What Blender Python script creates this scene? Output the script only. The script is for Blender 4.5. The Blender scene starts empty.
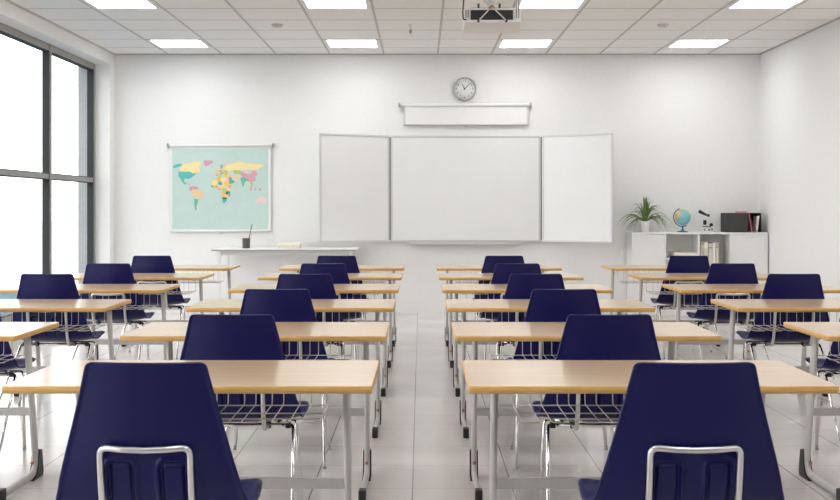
import bpy, bmesh, math, random
from math import sin, cos, pi, sqrt
from mathutils import Vector

random.seed(7)
SC = bpy.context.scene
COL = SC.collection

# ------------------------------------------------------------------ materials
def srgb(r, g, b):
    def f(c):
        c /= 255.0
        return c / 12.92 if c <= 0.04045 else ((c + 0.055) / 1.055) ** 2.4
    return (f(r), f(g), f(b), 1.0)

def mat(name, rgb, rough=0.5, metal=0.0, spec=0.5, coat=0.0, coat_rough=0.1):
    m = bpy.data.materials.new(name)
    m.use_nodes = True
    p = m.node_tree.nodes['Principled BSDF']
    p.inputs['Base Color'].default_value = srgb(*rgb)
    p.inputs['Roughness'].default_value = rough
    p.inputs['Metallic'].default_value = metal
    p.inputs['Specular IOR Level'].default_value = spec
    p.inputs['Coat Weight'].default_value = coat
    p.inputs['Coat Roughness'].default_value = coat_rough
    return m

def nd(m, kind, **kw):
    n = m.node_tree.nodes.new(kind)
    for k, v in kw.items():
        setattr(n, k, v)
    return n

def lk(m, a, b):
    m.node_tree.links.new(a, b)

def math_node(m, op, a, b=None):
    n = nd(m, 'ShaderNodeMath', operation=op)
    for i, v in enumerate((a, b)):
        if v is None:
            continue
        if isinstance(v, (int, float)):
            n.inputs[i].default_value = v
        else:
            lk(m, v, n.inputs[i])
    return n.outputs[0]

def mottled(m, c1, c2, scale, detail=3.0, stretch=(1, 1, 1), bump=0.0, use_random=False, rough_var=None):
    """noise colour variation between two close tones of one material"""
    p = m.node_tree.nodes['Principled BSDF']
    tc = nd(m, 'ShaderNodeTexCoord')
    mp = nd(m, 'ShaderNodeMapping')
    mp.inputs['Scale'].default_value = stretch
    lk(m, tc.outputs['Object'], mp.inputs['Vector'])
    if use_random:
        oi = nd(m, 'ShaderNodeObjectInfo')
        mul = math_node(m, 'MULTIPLY', oi.outputs['Random'], 37.0)
        cx = nd(m, 'ShaderNodeCombineXYZ')
        for i in range(3):
            lk(m, mul, cx.inputs[i])
        lk(m, cx.outputs[0], mp.inputs['Location'])
    nz = nd(m, 'ShaderNodeTexNoise')
    nz.inputs['Scale'].default_value = scale
    nz.inputs['Detail'].default_value = detail
    lk(m, mp.outputs[0], nz.inputs['Vector'])
    rp = nd(m, 'ShaderNodeValToRGB')
    rp.color_ramp.elements[0].position = 0.3
    rp.color_ramp.elements[1].position = 0.7
    rp.color_ramp.elements[0].color = srgb(*c1)
    rp.color_ramp.elements[1].color = srgb(*c2)
    lk(m, nz.outputs['Fac'], rp.inputs['Fac'])
    lk(m, rp.outputs[0], p.inputs['Base Color'])
    if bump:
        b = nd(m, 'ShaderNodeBump')
        b.inputs['Strength'].default_value = bump
        b.inputs['Distance'].default_value = 0.002
        lk(m, nz.outputs['Fac'], b.inputs['Height'])
        lk(m, b.outputs[0], p.inputs['Normal'])
    return m

M = {}
M['wall'] = mottled(mat('wall_paint', (232, 231, 229), 0.85, spec=0.2), (231, 230, 228), (234, 233, 231), 30, bump=0.03)
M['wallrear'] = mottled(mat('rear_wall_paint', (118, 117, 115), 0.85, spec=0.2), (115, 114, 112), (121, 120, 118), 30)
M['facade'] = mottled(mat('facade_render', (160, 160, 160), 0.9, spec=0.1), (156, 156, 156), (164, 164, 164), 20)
M['ceiling'] = mottled(mat('ceiling_tile', (238, 236, 233), 0.9, spec=0.1), (236, 234, 231), (240, 238, 235), 60, bump=0.05)
M['grid'] = mat('ceiling_grid_metal', (186, 182, 179), 0.5)
M['gridthin'] = mat('ceiling_cross_tee', (194, 190, 187), 0.6)
M['navy'] = mottled(mat('navy_plastic', (9, 11, 74), 0.33, spec=0.3), (8, 10, 72), (10, 12, 76), 6)
M['chrome'] = mat('chrome', (225, 222, 220), 0.16, metal=1.0)
M['satin'] = mat('satin_chrome', (214, 212, 210), 0.3, metal=1.0)
M['post'] = mottled(mat('silver_paint', (186, 182, 178), 0.42, metal=0.15), (184, 180, 176), (189, 185, 181), 40)
M['wire'] = mat('wire_chrome', (190, 184, 178), 0.28, metal=0.9)
M['black'] = mat('black_plastic', (26, 26, 27), 0.5)
M['copper'] = mat('copper_bolt', (165, 115, 85), 0.35, metal=0.9)
M['top'] = mottled(mat('desk_laminate', (205, 175, 142), 0.28, spec=0.5, coat=0.6, coat_rough=0.14),
                   (202, 167, 126), (216, 186, 144), 3.0, 5.0, (0.8, 14, 14), use_random=True)
M['edge'] = mottled(mat('desk_edge_wood', (216, 172, 104), 0.5), (198, 150, 82), (220, 178, 108), 3.0, 5.0, (4, 30, 60), use_random=True)
M['white'] = mottled(mat('white_lacquer', (232, 231, 229), 0.45), (231, 230, 228), (233, 232, 230), 10)
M['whitemetal'] = mat('white_metal', (226, 225, 223), 0.4)
M['board'] = mottled(mat('whiteboard_enamel', (228, 228, 227), 0.3, spec=0.5), (227, 227, 226), (229, 229, 228), 4)
M['alu'] = mat('brushed_aluminium', (206, 205, 203), 0.38, metal=0.2)
M['hinge'] = mat('dark_hinge', (60, 60, 58), 0.6)
M['winframe'] = mottled(mat('window_frame_grey', (142, 140, 137), 0.5), (140, 138, 135), (145, 143, 140), 20)
M['seal'] = mat('window_gasket', (44, 45, 46), 0.7)
M['lightgrey'] = mat('light_grey_plastic', (205, 203, 201), 0.5)
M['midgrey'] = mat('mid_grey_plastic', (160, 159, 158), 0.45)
M['darkgrey'] = mat('dark_grey_card', (58, 58, 59), 0.6)
M['teal'] = mottled(mat('map_sea', (190, 211, 204), 0.7, spec=0.2), (188, 209, 202), (192, 213, 206), 8)
M['leaf'] = mottled(mat('leaf_green', (96, 130, 60), 0.45), (78, 112, 44), (140, 165, 92), 18)
M['soil'] = mottled(mat('potting_soil', (60, 48, 38), 0.9), (45, 36, 28), (80, 66, 50), 60)
M['pot'] = mat('pot_ceramic', (236, 235, 233), 0.3)
M['blue'] = mat('globe_stand_blue', (32, 92, 138), 0.35)
M['pink'] = mat('pink_card', (226, 138, 160), 0.6)
M['paper'] = mat('paper_white', (236, 234, 228), 0.7)
M['beige'] = mottled(mat('beige_card', (214, 208, 192), 0.7), (208, 201, 184), (220, 214, 200), 30)
M['cream'] = mottled(mat('cream_card', (232, 226, 208), 0.7), (226, 219, 198), (238, 233, 218), 40)
M['olive'] = mottled(mat('khaki_card', (182, 172, 146), 0.7), (170, 160, 134), (194, 184, 160), 40)
M['yellow'] = mat('pencil_yellow', (238, 200, 96), 0.5)
M['cup'] = mottled(mat('pen_cup_mesh', (70, 70, 68), 0.5), (56, 56, 55), (92, 92, 88), 90)
M['ink'] = mat('clock_print', (70, 70, 70), 0.6)
M['dial'] = mat('clock_dial', (232, 232, 231), 0.4)
M['clockrim'] = mat('clock_rim', (168, 168, 167), 0.4)
M['orange'] = mat('orange_plug', (225, 140, 40), 0.5)
M['vent'] = mat('projector_vent', (30, 28, 27), 0.6)
M['projgrey'] = mat('projector_shell', (226, 223, 219), 0.5)

# glazing: clear thin pane, part transparent, part mirror by the angle
g = bpy.data.materials.new('window_glass'); g.use_nodes = True
nt = g.node_tree; nt.nodes.clear()
o_ = nt.nodes.new('ShaderNodeOutputMaterial'); mx = nt.nodes.new('ShaderNodeMixShader')
tr = nt.nodes.new('ShaderNodeBsdfTransparent'); gl = nt.nodes.new('ShaderNodeBsdfGlossy')
gl.inputs['Roughness'].default_value = 0.0
fr = nt.nodes.new('ShaderNodeFresnel'); fr.inputs['IOR'].default_value = 1.2
tr.inputs['Color'].default_value = (0.97, 0.98, 0.98, 1)
nt.links.new(fr.outputs[0], mx.inputs[0]); nt.links.new(tr.outputs[0], mx.inputs[1])
nt.links.new(gl.outputs[0], mx.inputs[2]); nt.links.new(mx.outputs[0], o_.inputs[0])
M['glass'] = g

LAMP = 12.5
lm = bpy.data.materials.new('lamp_diffuser'); lm.use_nodes = True
p = lm.node_tree.nodes['Principled BSDF']
p.inputs['Base Color'].default_value = (0.9, 0.9, 0.9, 1)
p.inputs['Emission Color'].default_value = (0.975, 0.988, 1.0, 1)
p.inputs['Emission Strength'].default_value = LAMP
M['lamp'] = lm

# floor: large pale polished tiles, one narrow joint all round each
fm = mat('floor_tiles', (206, 202, 199), 0.16, spec=0.5)
p = fm.node_tree.nodes['Principled BSDF']
tc = nd(fm, 'ShaderNodeTexCoord'); sp = nd(fm, 'ShaderNodeSeparateXYZ')
lk(fm, tc.outputs['Object'], sp.inputs[0])
PITCH = 0.4665
def joint(axis, off, width):
    s = math_node(fm, 'DIVIDE', math_node(fm, 'ADD', sp.outputs[axis], off), PITCH)
    fl = math_node(fm, 'FLOOR', s)
    d = math_node(fm, 'ABSOLUTE', math_node(fm, 'SUBTRACT', math_node(fm, 'FRACT', s), 0.5))
    return math_node(fm, 'GREATER_THAN', d, 0.5 - width / PITCH / 2), fl
jx, fx = joint(0, 0.037 + 40 * PITCH, 0.0065)
jy, fy = joint(1, 0.37 + 40 * PITCH, 0.005)
cid = nd(fm, 'ShaderNodeCombineXYZ'); lk(fm, fx, cid.inputs[0]); lk(fm, fy, cid.inputs[1])
wn = nd(fm, 'ShaderNodeTexWhiteNoise'); lk(fm, cid.outputs[0], wn.inputs['Vector'])
nz = nd(fm, 'ShaderNodeTexNoise'); nz.inputs['Scale'].default_value = 2.2; nz.inputs['Detail'].default_value = 5
lk(fm, tc.outputs['Object'], nz.inputs['Vector'])
mixf = math_node(fm, 'ADD', math_node(fm, 'MULTIPLY', wn.outputs['Value'], 0.45), math_node(fm, 'MULTIPLY', nz.outputs['Fac'], 0.55))
rp = nd(fm, 'ShaderNodeValToRGB')
rp.color_ramp.elements[0].position = 0.2; rp.color_ramp.elements[1].position = 0.8
rp.color_ramp.elements[0].color = srgb(199, 193, 189); rp.color_ramp.elements[1].color = srgb(210, 205, 201)
lk(fm, mixf, rp.inputs['Fac'])
mc = nd(fm, 'ShaderNodeMix', data_type='RGBA')
jj = math_node(fm, 'MAXIMUM', jx, math_node(fm, 'MULTIPLY', jy, 0.6))
lk(fm, jj, mc.inputs['Factor']); lk(fm, rp.outputs[0], mc.inputs['A']); mc.inputs['B'].default_value = srgb(138, 133, 130)
lk(fm, mc.outputs['Result'], p.inputs['Base Color'])
lk(fm, math_node(fm, 'ADD', math_node(fm, 'MULTIPLY', nz.outputs['Fac'], 0.08), 0.12), p.inputs['Roughness'])
M['floor'] = fm

# ------------------------------------------------------------------ mesh builder
class MB:
    def __init__(s):
        s.v = []; s.f = []; s.m = []; s.sm = []; s.mi = 0; s.smooth = False
    def face(s, idx):
        s.f.append(tuple(idx)); s.m.append(s.mi); s.sm.append(s.smooth)
    def add(s, pts):
        b = len(s.v); s.v.extend([tuple(q) for q in pts]); return b
    def box(s, x0, x1, y0, y1, z0, z1):
        b = s.add([(x0, y0, z0), (x1, y0, z0), (x1, y1, z0), (x0, y1, z0), (x0, y0, z1), (x1, y0, z1), (x1, y1, z1), (x0, y1, z1)])
        for q in ((0, 3, 2, 1), (4, 5, 6, 7), (0, 1, 5, 4), (1, 2, 6, 5), (2, 3, 7, 6), (3, 0, 4, 7)):
            s.face([b + i for i in q])
        return s
    def hexa(s, pts):
        b = s.add(pts)
        for q in ((0, 3, 2, 1), (4, 5, 6, 7), (0, 1, 5, 4), (1, 2, 6, 5), (2, 3, 7, 6), (3, 0, 4, 7)):
            s.face([b + i for i in q])
        return s
    def rings(s, rings, cap=True, closed=False):
        n = len(rings[0]); base = [s.add(r) for r in rings]
        pairs = list(zip(base, base[1:]))
        if closed:
            pairs.append((base[-1], base[0]))
        for a, b in pairs:
            for i in range(n):
                j = (i + 1) % n
                s.face((a + i, a + j, b + j, b + i))
        if cap and not closed:
            s.face([base[0] + i for i in reversed(range(n))]); s.face([base[-1] + i for i in range(n)])
        return s
    def tube(s, pts, r, n=8, ref=None, r2=None, cap=True, closed=False, radii=None):
        """sweep of a round (or r by r2 oval, r along ref) section"""
        old = s.smooth; s.smooth = True
        P = [Vector(q) for q in pts]; N = len(P); rings = []; u = None
        for i in range(N):
            if closed:
                t = P[(i + 1) % N] - P[i - 1]
            else:
                t = P[min(i + 1, N - 1)] - P[max(i - 1, 0)]
            t.normalize()
            base = Vector(ref) if ref is not None else u
            if base is None:
                base = Vector((1, 0, 0)) if abs(t.x) < 0.9 else Vector((0, 0, 1))
            u = base - t * base.dot(t)
            if u.length < 1e-5:
                u = Vector((0, 0, 1)) - t * t.z
            u.normalize(); w = t.cross(u)
            k = radii[i] if radii else 1.0
            rings.append([P[i] + u * (r * k * cos(2 * pi * j / n)) + w * (((r2[i] if isinstance(r2, list) else r2) or r) * k * sin(2 * pi * j / n)) for j in range(n)])
        s.rings(rings, cap, closed); s.smooth = old
        return s
    def lathe(s, prof, c=(0, 0, 0), n=24, axis='z'):
        old = s.smooth; s.smooth = True
        rings = []
        for r, h in prof:
            r = max(r, 1e-4)
            ring = []
            for j in range(n):
                a = 2 * pi * j / n
                if axis == 'z': q = (c[0] + r * cos(a), c[1] + r * sin(a), c[2] + h)
                elif axis == 'y': q = (c[0] + r * cos(a), c[1] + h, c[2] + r * sin(a))
                else: q = (c[0] + h, c[1] + r * cos(a), c[2] + r * sin(a))
                ring.append(q)
            rings.append(ring)
        s.rings(rings, True); s.smooth = old
        return s
    def poly(s, pts):
        b = s.add(pts); s.face(range(b, b + len(pts))); return s
    def prism(s, outline, z0, z1):
        n = len(outline)
        b = s.add([(x, y, z0) for x, y in outline] + [(x, y, z1) for x, y in outline])
        s.face([b + i for i in reversed(range(n))]); s.face([b + n + i for i in range(n)])
        for i in range(n):
            j = (i + 1) % n
            s.face((b + i, b + j, b + n + j, b + n + i))
        return s
    def build(s, name, mats, parent=None, bevel=0.0, fixn=True, seg=2):
        me = bpy.data.meshes.new(name)
        me.from_pydata(s.v, [], s.f)
        for m_ in (mats if isinstance(mats, (list, tuple)) else [mats]):
            me.materials.append(m_)
        me.polygons.foreach_set('material_index', s.m)
        me.polygons.foreach_set('use_smooth', s.sm)
        if fixn:
            bm = bmesh.new(); bm.from_mesh(me)
            bmesh.ops.recalc_face_normals(bm, faces=bm.faces)
            bm.to_mesh(me); bm.free()
        me.update()
        o = bpy.data.objects.new(name, me); COL.objects.link(o)
        if parent is not None:
            o.parent = parent
        if bevel:
            b = o.modifiers.new('bevel', 'BEVEL'); b.width = bevel; b.segments = seg; b.limit_method = 'ANGLE'; b.angle_limit = 0.7
            b.harden_normals = False
        return o

def fillet(pts, r, n=5):
    P = [Vector(q) for q in pts]; out = [P[0]]
    for i in range(1, len(P) - 1):
        a = P[i - 1] - P[i]; b = P[i + 1] - P[i]
        la, lb = a.length, b.length; a.normalize(); b.normalize()
        ang = a.angle(b)
        d = min(r / math.tan(ang / 2), la * 0.49, lb * 0.49) if ang < pi - 1e-3 else 0
        if d < 1e-5:
            out.append(P[i]); continue
        p0 = P[i] + a * d; p1 = P[i] + b * d
        for k in range(n + 1):
            t = k / n
            out.append(p0 * (1 - t) ** 2 + P[i] * 2 * t * (1 - t) + p1 * t ** 2)
    out.append(P[-1])
    return out

def thing(name, label, cat, loc=(0, 0, 0), rz=0.0, group=None):
    o = bpy.data.objects.new(name, None); COL.objects.link(o)
    o.empty_display_size = 0.1
    o.location = loc; o.rotation_euler = (0, 0, rz)
    return tag(o, label, cat, group)

def tag(o, label, cat, group=None):
    o['label'] = label; o['category'] = cat
    if group: o['group'] = group
    return o

def struct(o):
    o['kind'] = 'structure'; return o

def copy_tree(o, parent=None):
    c = o.copy(); COL.objects.link(c)
    if parent is not None:
        c.parent = parent
    for ch in list(o.children):
        copy_tree(ch, c)
    return c

# ------------------------------------------------------------------ dimensions
HC = 1.31                       # eye height
F = 1120.0                      # focal length in pixels
XL, XR = -3.821, 4.238          # side walls
YB, YF = 13.97, -3.2            # wall with the board, wall behind the viewer
ZC = 3.232                      # ceiling
XW = -4.04                      # glazing line of the window recess
XO = -4.214                     # outside face of the window wall

def at(px, py, Y):
    return ((px - 420.5) * Y / F, Y, HC - (py - 208) * Y / F)

# ------------------------------------------------------------------ setting
struct(MB().box(XO, XR + 0.2, YF - 0.2, YB + 0.2, -0.2, 0).build('floor', M['floor']))
struct(MB().box(XO, XR + 0.2, YF - 0.2, YB + 0.2, ZC, ZC + 0.2).build('ceiling', M['ceiling']))
struct(MB().box(XO, XR + 0.2, YB, YB + 0.2, 0, ZC).build('wall_back', M['wall']))
struct(MB().box(XR, XR + 0.2, YF, YB, 0, ZC).build('wall_right', M['wall']))
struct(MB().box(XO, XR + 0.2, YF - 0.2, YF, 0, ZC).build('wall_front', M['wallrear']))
WZ0, WZ1 = 0.17, 3.08           # window opening
WY0, WY1 = -2.60, 13.78
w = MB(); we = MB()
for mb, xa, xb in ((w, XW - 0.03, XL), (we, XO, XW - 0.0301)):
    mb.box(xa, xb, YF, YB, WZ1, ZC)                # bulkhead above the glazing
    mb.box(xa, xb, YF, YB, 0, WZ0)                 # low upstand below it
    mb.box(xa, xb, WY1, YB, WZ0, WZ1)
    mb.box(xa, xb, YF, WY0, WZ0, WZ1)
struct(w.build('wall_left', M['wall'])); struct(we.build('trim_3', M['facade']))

# window: grey profiles with a dark gasket edge, a pane in each opening
win = bpy.data.objects.new('window_1', None); COL.objects.link(win); struct(win)
win.location = (XW, 0, 0)
fr = MB(); ga = MB(); glz = MB()
T = 0.035
ys = [WY1 - 0.035 - 1.63 * k for k in range(11)]
fr.box(-T, T, WY0, WY1, WZ1 - 0.075, WZ1)
fr.box(-T, T, WY0, WY1, WZ0, WZ0 + 0.09)
fr.box(-T, T, WY0, WY1, 1.625, 1.680)
for y in ys:
    fr.box(-T - 0.006, T + 0.006, y - 0.035, y + 0.035, WZ0, WZ1)
    for dy in (-0.043, 0.035):
        ga.box(-T - 0.004, T + 0.004, y + dy, y + dy + 0.008, WZ0 + 0.09, WZ1 - 0.075)
for z0 in (WZ0 + 0.09, 1.680, 1.617, WZ1 - 0.083):
    ga.box(-T - 0.002, T + 0.002, WY0, WY1, z0, z0 + 0.008)
struct(fr.build('window_frame', M['winframe'], win)); struct(ga.build('window_gasket', M['seal'], win))
for z0, z1 in ((WZ0 + 0.09, 1.625), (1.680, WZ1 - 0.075)):
    glz.box(-0.006, 0.006, WY0 + 0.02, WY1 - 0.02, z0, z1)
gl_ = MB()
for z0, z1 in ((WZ0 + 0.09, 1.625), (1.680, WZ1 - 0.075)):
    gl_.poly([(0, WY0 + 0.02, z0), (0, WY1 - 0.02, z0), (0, WY1 - 0.02, z1), (0, WY0 + 0.02, z1)])
struct(gl_.build('window_pane', M['glass'], win))
sl = MB().box(XW + T, XL + 0.02, WY0, WY1, WZ0 + 0.0005, WZ0 + 0.02)
struct(sl.build('window_sill', M['white'], None))

# suspended ceiling: wide main runners towards the board, thin cross tees
TX = 0.6722; X0 = 0.2145
TY = 0.654; Y0 = 13.40
gr = MB()
for k in range(-5, 6):
    x = X0 + TX * k
    gr.box(x - 0.012, x + 0.012, YF, YB, ZC - 0.004, ZC + 0.01)
gr.box(XL, XR, YB - 0.02, YB, ZC - 0.012, ZC + 0.01)
gr.box(XL, XL + 0.02, YF, YB, ZC - 0.012, ZC + 0.01)
gr.box(XR - 0.02, XR, YF, YB, ZC - 0.012, ZC + 0.01)
struct(gr.build('trim_1', M['grid']))
gr = MB(); k = 0
while Y0 - TY * k > YF:
    y = Y0 - TY * k
    gr.box(XL, XR, y - 0.007, y + 0.007, ZC - 0.0025, ZC + 0.01); k += 1
struct(gr.build('trim_2', M['gridthin']))

# ------------------------------------------------------------------ outside
wat = mottled(mat('pool_water', (76, 97, 114), 0.9, spec=0.0), (72, 93, 110), (82, 103, 120), 0.2)
hz = mottled(mat('pale_ground', (225, 226, 228), 0.9), (205, 208, 212), (240, 240, 240), 0.08)
o = struct(MB().box(-160, -4.5, -60, 96, -6.4, -6.0).build('water', wat))
o = struct(MB().box(-400, -4.5, 96, 600, -6.4, -6.0).build('ground', hz))

# ------------------------------------------------------------------ classroom desk
DW, DD, DT = 1.185, 0.617, 0.024
ZT = 0.7415
def make_desk(label, dx=0.0):
    root = thing('school_desk', label, 'desk', group='wooden school desks')
    # top
    t = MB(); r = 0.012; out = []
    for cx_, cy_, a0 in ((DW / 2 - r, DD - r, 0), (-DW / 2 + r, DD - r, 90), (-DW / 2 + r, r, 180), (DW / 2 - r, r, 270)):
        for k in range(5):
            a = math.radians(a0 + 90 * k / 4); out.append((cx_ + r * cos(a), cy_ + r * sin(a)))
    n = len(out)
    c = 0.0025
    def inset(d):
        return [(x * (1 - 2 * d / DW), DD / 2 + (y - DD / 2) * (1 - 2 * d / DD)) for x, y in out]
    b0 = t.add([(x, y, ZT) for x, y in inset(c)])
    b1 = t.add([(x, y, ZT - c) for x, y in out])
    b2 = t.add([(x, y, ZT - DT + c) for x, y in out])
    b3 = t.add([(x, y, ZT - DT) for x, y in inset(c)])
    t.mi = 0; t.face([b0 + i for i in range(n)])
    t.mi = 1; t.smooth = True
    for a, b in ((b0, b1), (b1, b2), (b2, b3)):
        for i in range(n):
            j = (i + 1) % n; t.face((a + i, a + j, b + j, b + i))
    t.smooth = False; t.mi = 2; t.face([b3 + i for i in reversed(range(n))])
    t.build('tabletop', [M['top'], M['edge'], M['beige']], root)
    for s in (-1, 1):
        x = s * 0.4685 + dx
        # one bent oval tube: down the post, round the heel, forward along the foot
        pts = fillet([(x, 0.355, ZT - DT - 0.004), (x, 0.487, 0.022), (x, 0.035, 0.024)], 0.075, 8)
        r2s = [0.019 + 0.013 * min(1, max(0, (q.z - 0.03) / 0.09)) for q in pts]
        leg = MB().tube(pts, 0.0135, 14, ref=(1, 0, 0), r2=r2s).build('leg', M['post'], root)
        # heel: black cheeks either side and a black pad behind and beneath the bend
        h = MB()
        heel = [(0.525, 0.0), (0.534, 0.02), (0.526, 0.075), (0.514, 0.13), (0.503, 0.13), (0.500, 0.075), (0.487, 0.035), (0.40, 0.006), (0.40, 0.0)]
        for xa, xb in ((x - 0.0195, x - 0.0137), (x + 0.0137, x + 0.0195)):
            side = [(0.525, 0.0), (0.534, 0.02), (0.526, 0.075), (0.514, 0.13), (0.478, 0.128), (0.470, 0.07), (0.445, 0.02), (0.40, 0.006), (0.40, 0.0)]
            m_ = len(side)
            b = h.add([(xa, y, z) for y, z in side] + [(xb, y, z) for y, z in side])
            h.face([b + i for i in range(m_)]); h.face([b + m_ + i for i in reversed(range(m_))])
            for i in range(m_):
                j = (i + 1) % m_; h.face((b + i, b + j, b + m_ + j, b + m_ + i))
        m_ = len(heel)
        b = h.add([(x - 0.0137, y, z) for y, z in heel] + [(x + 0.0137, y, z) for y, z in heel])
        h.face([b + i for i in range(m_)]); h.face([b + m_ + i for i in reversed(range(m_))])
        for i in range(m_):
            j = (i + 1) % m_; h.face((b + i, b + j, b + m_ + j, b + m_ + i))
        h.build('heel_cover', M['black'], leg)
        MB().box(x - 0.0165, x + 0.0165, -0.005, 0.052, 0.0, 0.056).build('foot_cap', M['black'], leg, bevel=0.006)
        bt = MB(); bt.lathe([(0.009, 0.0), (0.009, -0.005), (0.006, -0.008)], (x, 0.4275, 0.082), 12, 'y').build('bolt', M['copper'], leg)
        # bearer under the top
        MB().box(x - 0.014, x + 0.014, 0.06, 0.54, ZT - DT - 0.007, ZT - DT - 0.0005).build('bearer', M['post'], root)
    MB().box(-0.459 + dx, 0.459 + dx, 0.411, 0.433, 0.311, 0.349).build('stretcher', M['post'], root, bevel=0.004)
    # wire book basket: paired rods running forward and closed by a loop, three cross wires
    k_ = MB(); zb = 0.588; rw = 0.0021
    for i in range(8):
        xc = -0.3570 + 0.102 * i + dx
        a, b = xc - 0.030, xc + 0.030
        pts = [(a, 0.552, ZT - DT), (a, 0.552, zb), (a, 0.195, zb), (b, 0.195, zb), (b, 0.552, zb), (b, 0.552, ZT - DT)]
        k_.tube(fillet(pts, 0.022, 4), rw, 6)
    for y in (0.549, 0.39, 0.285):
        k_.tube([(-0.39 + dx, y, zb - 0.004), (0.39 + dx, y, zb - 0.004)], rw * 1.15, 6)
    for x in (-0.39 + dx, 0.39 + dx):
        k_.tube([(x, 0.549, zb), (x, 0.285, zb)], rw, 6)
    k_.build('wire_basket', M['wire'], root)
    return root

# ------------------------------------------------------------------ classroom chair
def interp(tab, q):
    for (a, va), (b, vb) in zip(tab, tab[1:]):
        if q <= b or (b, vb) == tab[-1]:
            t = min(1, max(0, (q - a) / (b - a)))
            return va + (vb - va) * t
def smoothpath(ctrl, n):
    """Catmull-Rom through the control points, n samples evenly along it"""
    C = [Vector(c) for c in ctrl]; C = [2 * C[0] - C[1]] + C + [2 * C[-1] - C[-2]]
    pts = []
    for i in range(1, len(C) - 2):
        for k in range(24):
            t = k / 24
            p0, p1, p2, p3 = C[i - 1], C[i], C[i + 1], C[i + 2]
            pts.append(0.5 * ((2 * p1) + (-p0 + p2) * t + (2 * p0 - 5 * p1 + 4 * p2 - p3) * t * t + (-p0 + 3 * p1 - 3 * p2 + p3) * t ** 3))
    pts.append(C[-2])
    L = [0]
    for a, b in zip(pts, pts[1:]):
        L.append(L[-1] + (b - a).length)
    out = []; j = 0
    for k in range(n):
        s = L[-1] * k / (n - 1)
        while j < len(L) - 2 and L[j + 1] < s:
            j += 1
        t = (s - L[j]) / max(1e-9, L[j + 1] - L[j])
        out.append((pts[j].lerp(pts[j + 1], min(1, t)), s))
    return out, L[-1]

YO = -0.16                      # the chair's own origin lies 0.16 m in front of the top of its back
PROFILE = [(0, y + YO, z) for y, z in ((-0.023, 0.883), (-0.015, 0.80), (-0.006, 0.70), (0.006, 0.60), (0.020, 0.535), (0.050, 0.478),
           (0.100, 0.444), (0.175, 0.432), (0.25, 0.441), (0.32, 0.461), (0.356, 0.463), (0.382, 0.445))]
HALF = [(0.0, 0.161), (0.010, 0.165), (0.085, 0.183), (0.17, 0.205), (0.255, 0.228), (0.33, 0.248), (0.40, 0.265), (0.45, 0.270),
        (0.53, 0.273), (0.61, 0.276), (0.68, 0.273), (0.75, 0.266), (0.9, 0.25)]

def capsule_sd(x, z, cx_, hw, ztop, r):
    """signed distance to a tall slot with a round-cornered head, open downwards"""
    dx = abs(x - cx_) - (hw - r); dz = (z - (ztop - r))
    return sqrt(max(dx, 0) ** 2 + max(dz, 0) ** 2) + min(max(dx, dz), 0) - r

def sstep(a, b, q):
    t = min(1, max(0, (q - a) / (b - a))); return t * t * (3 - 2 * t)   # also for a > b: falls instead of rising

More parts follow.
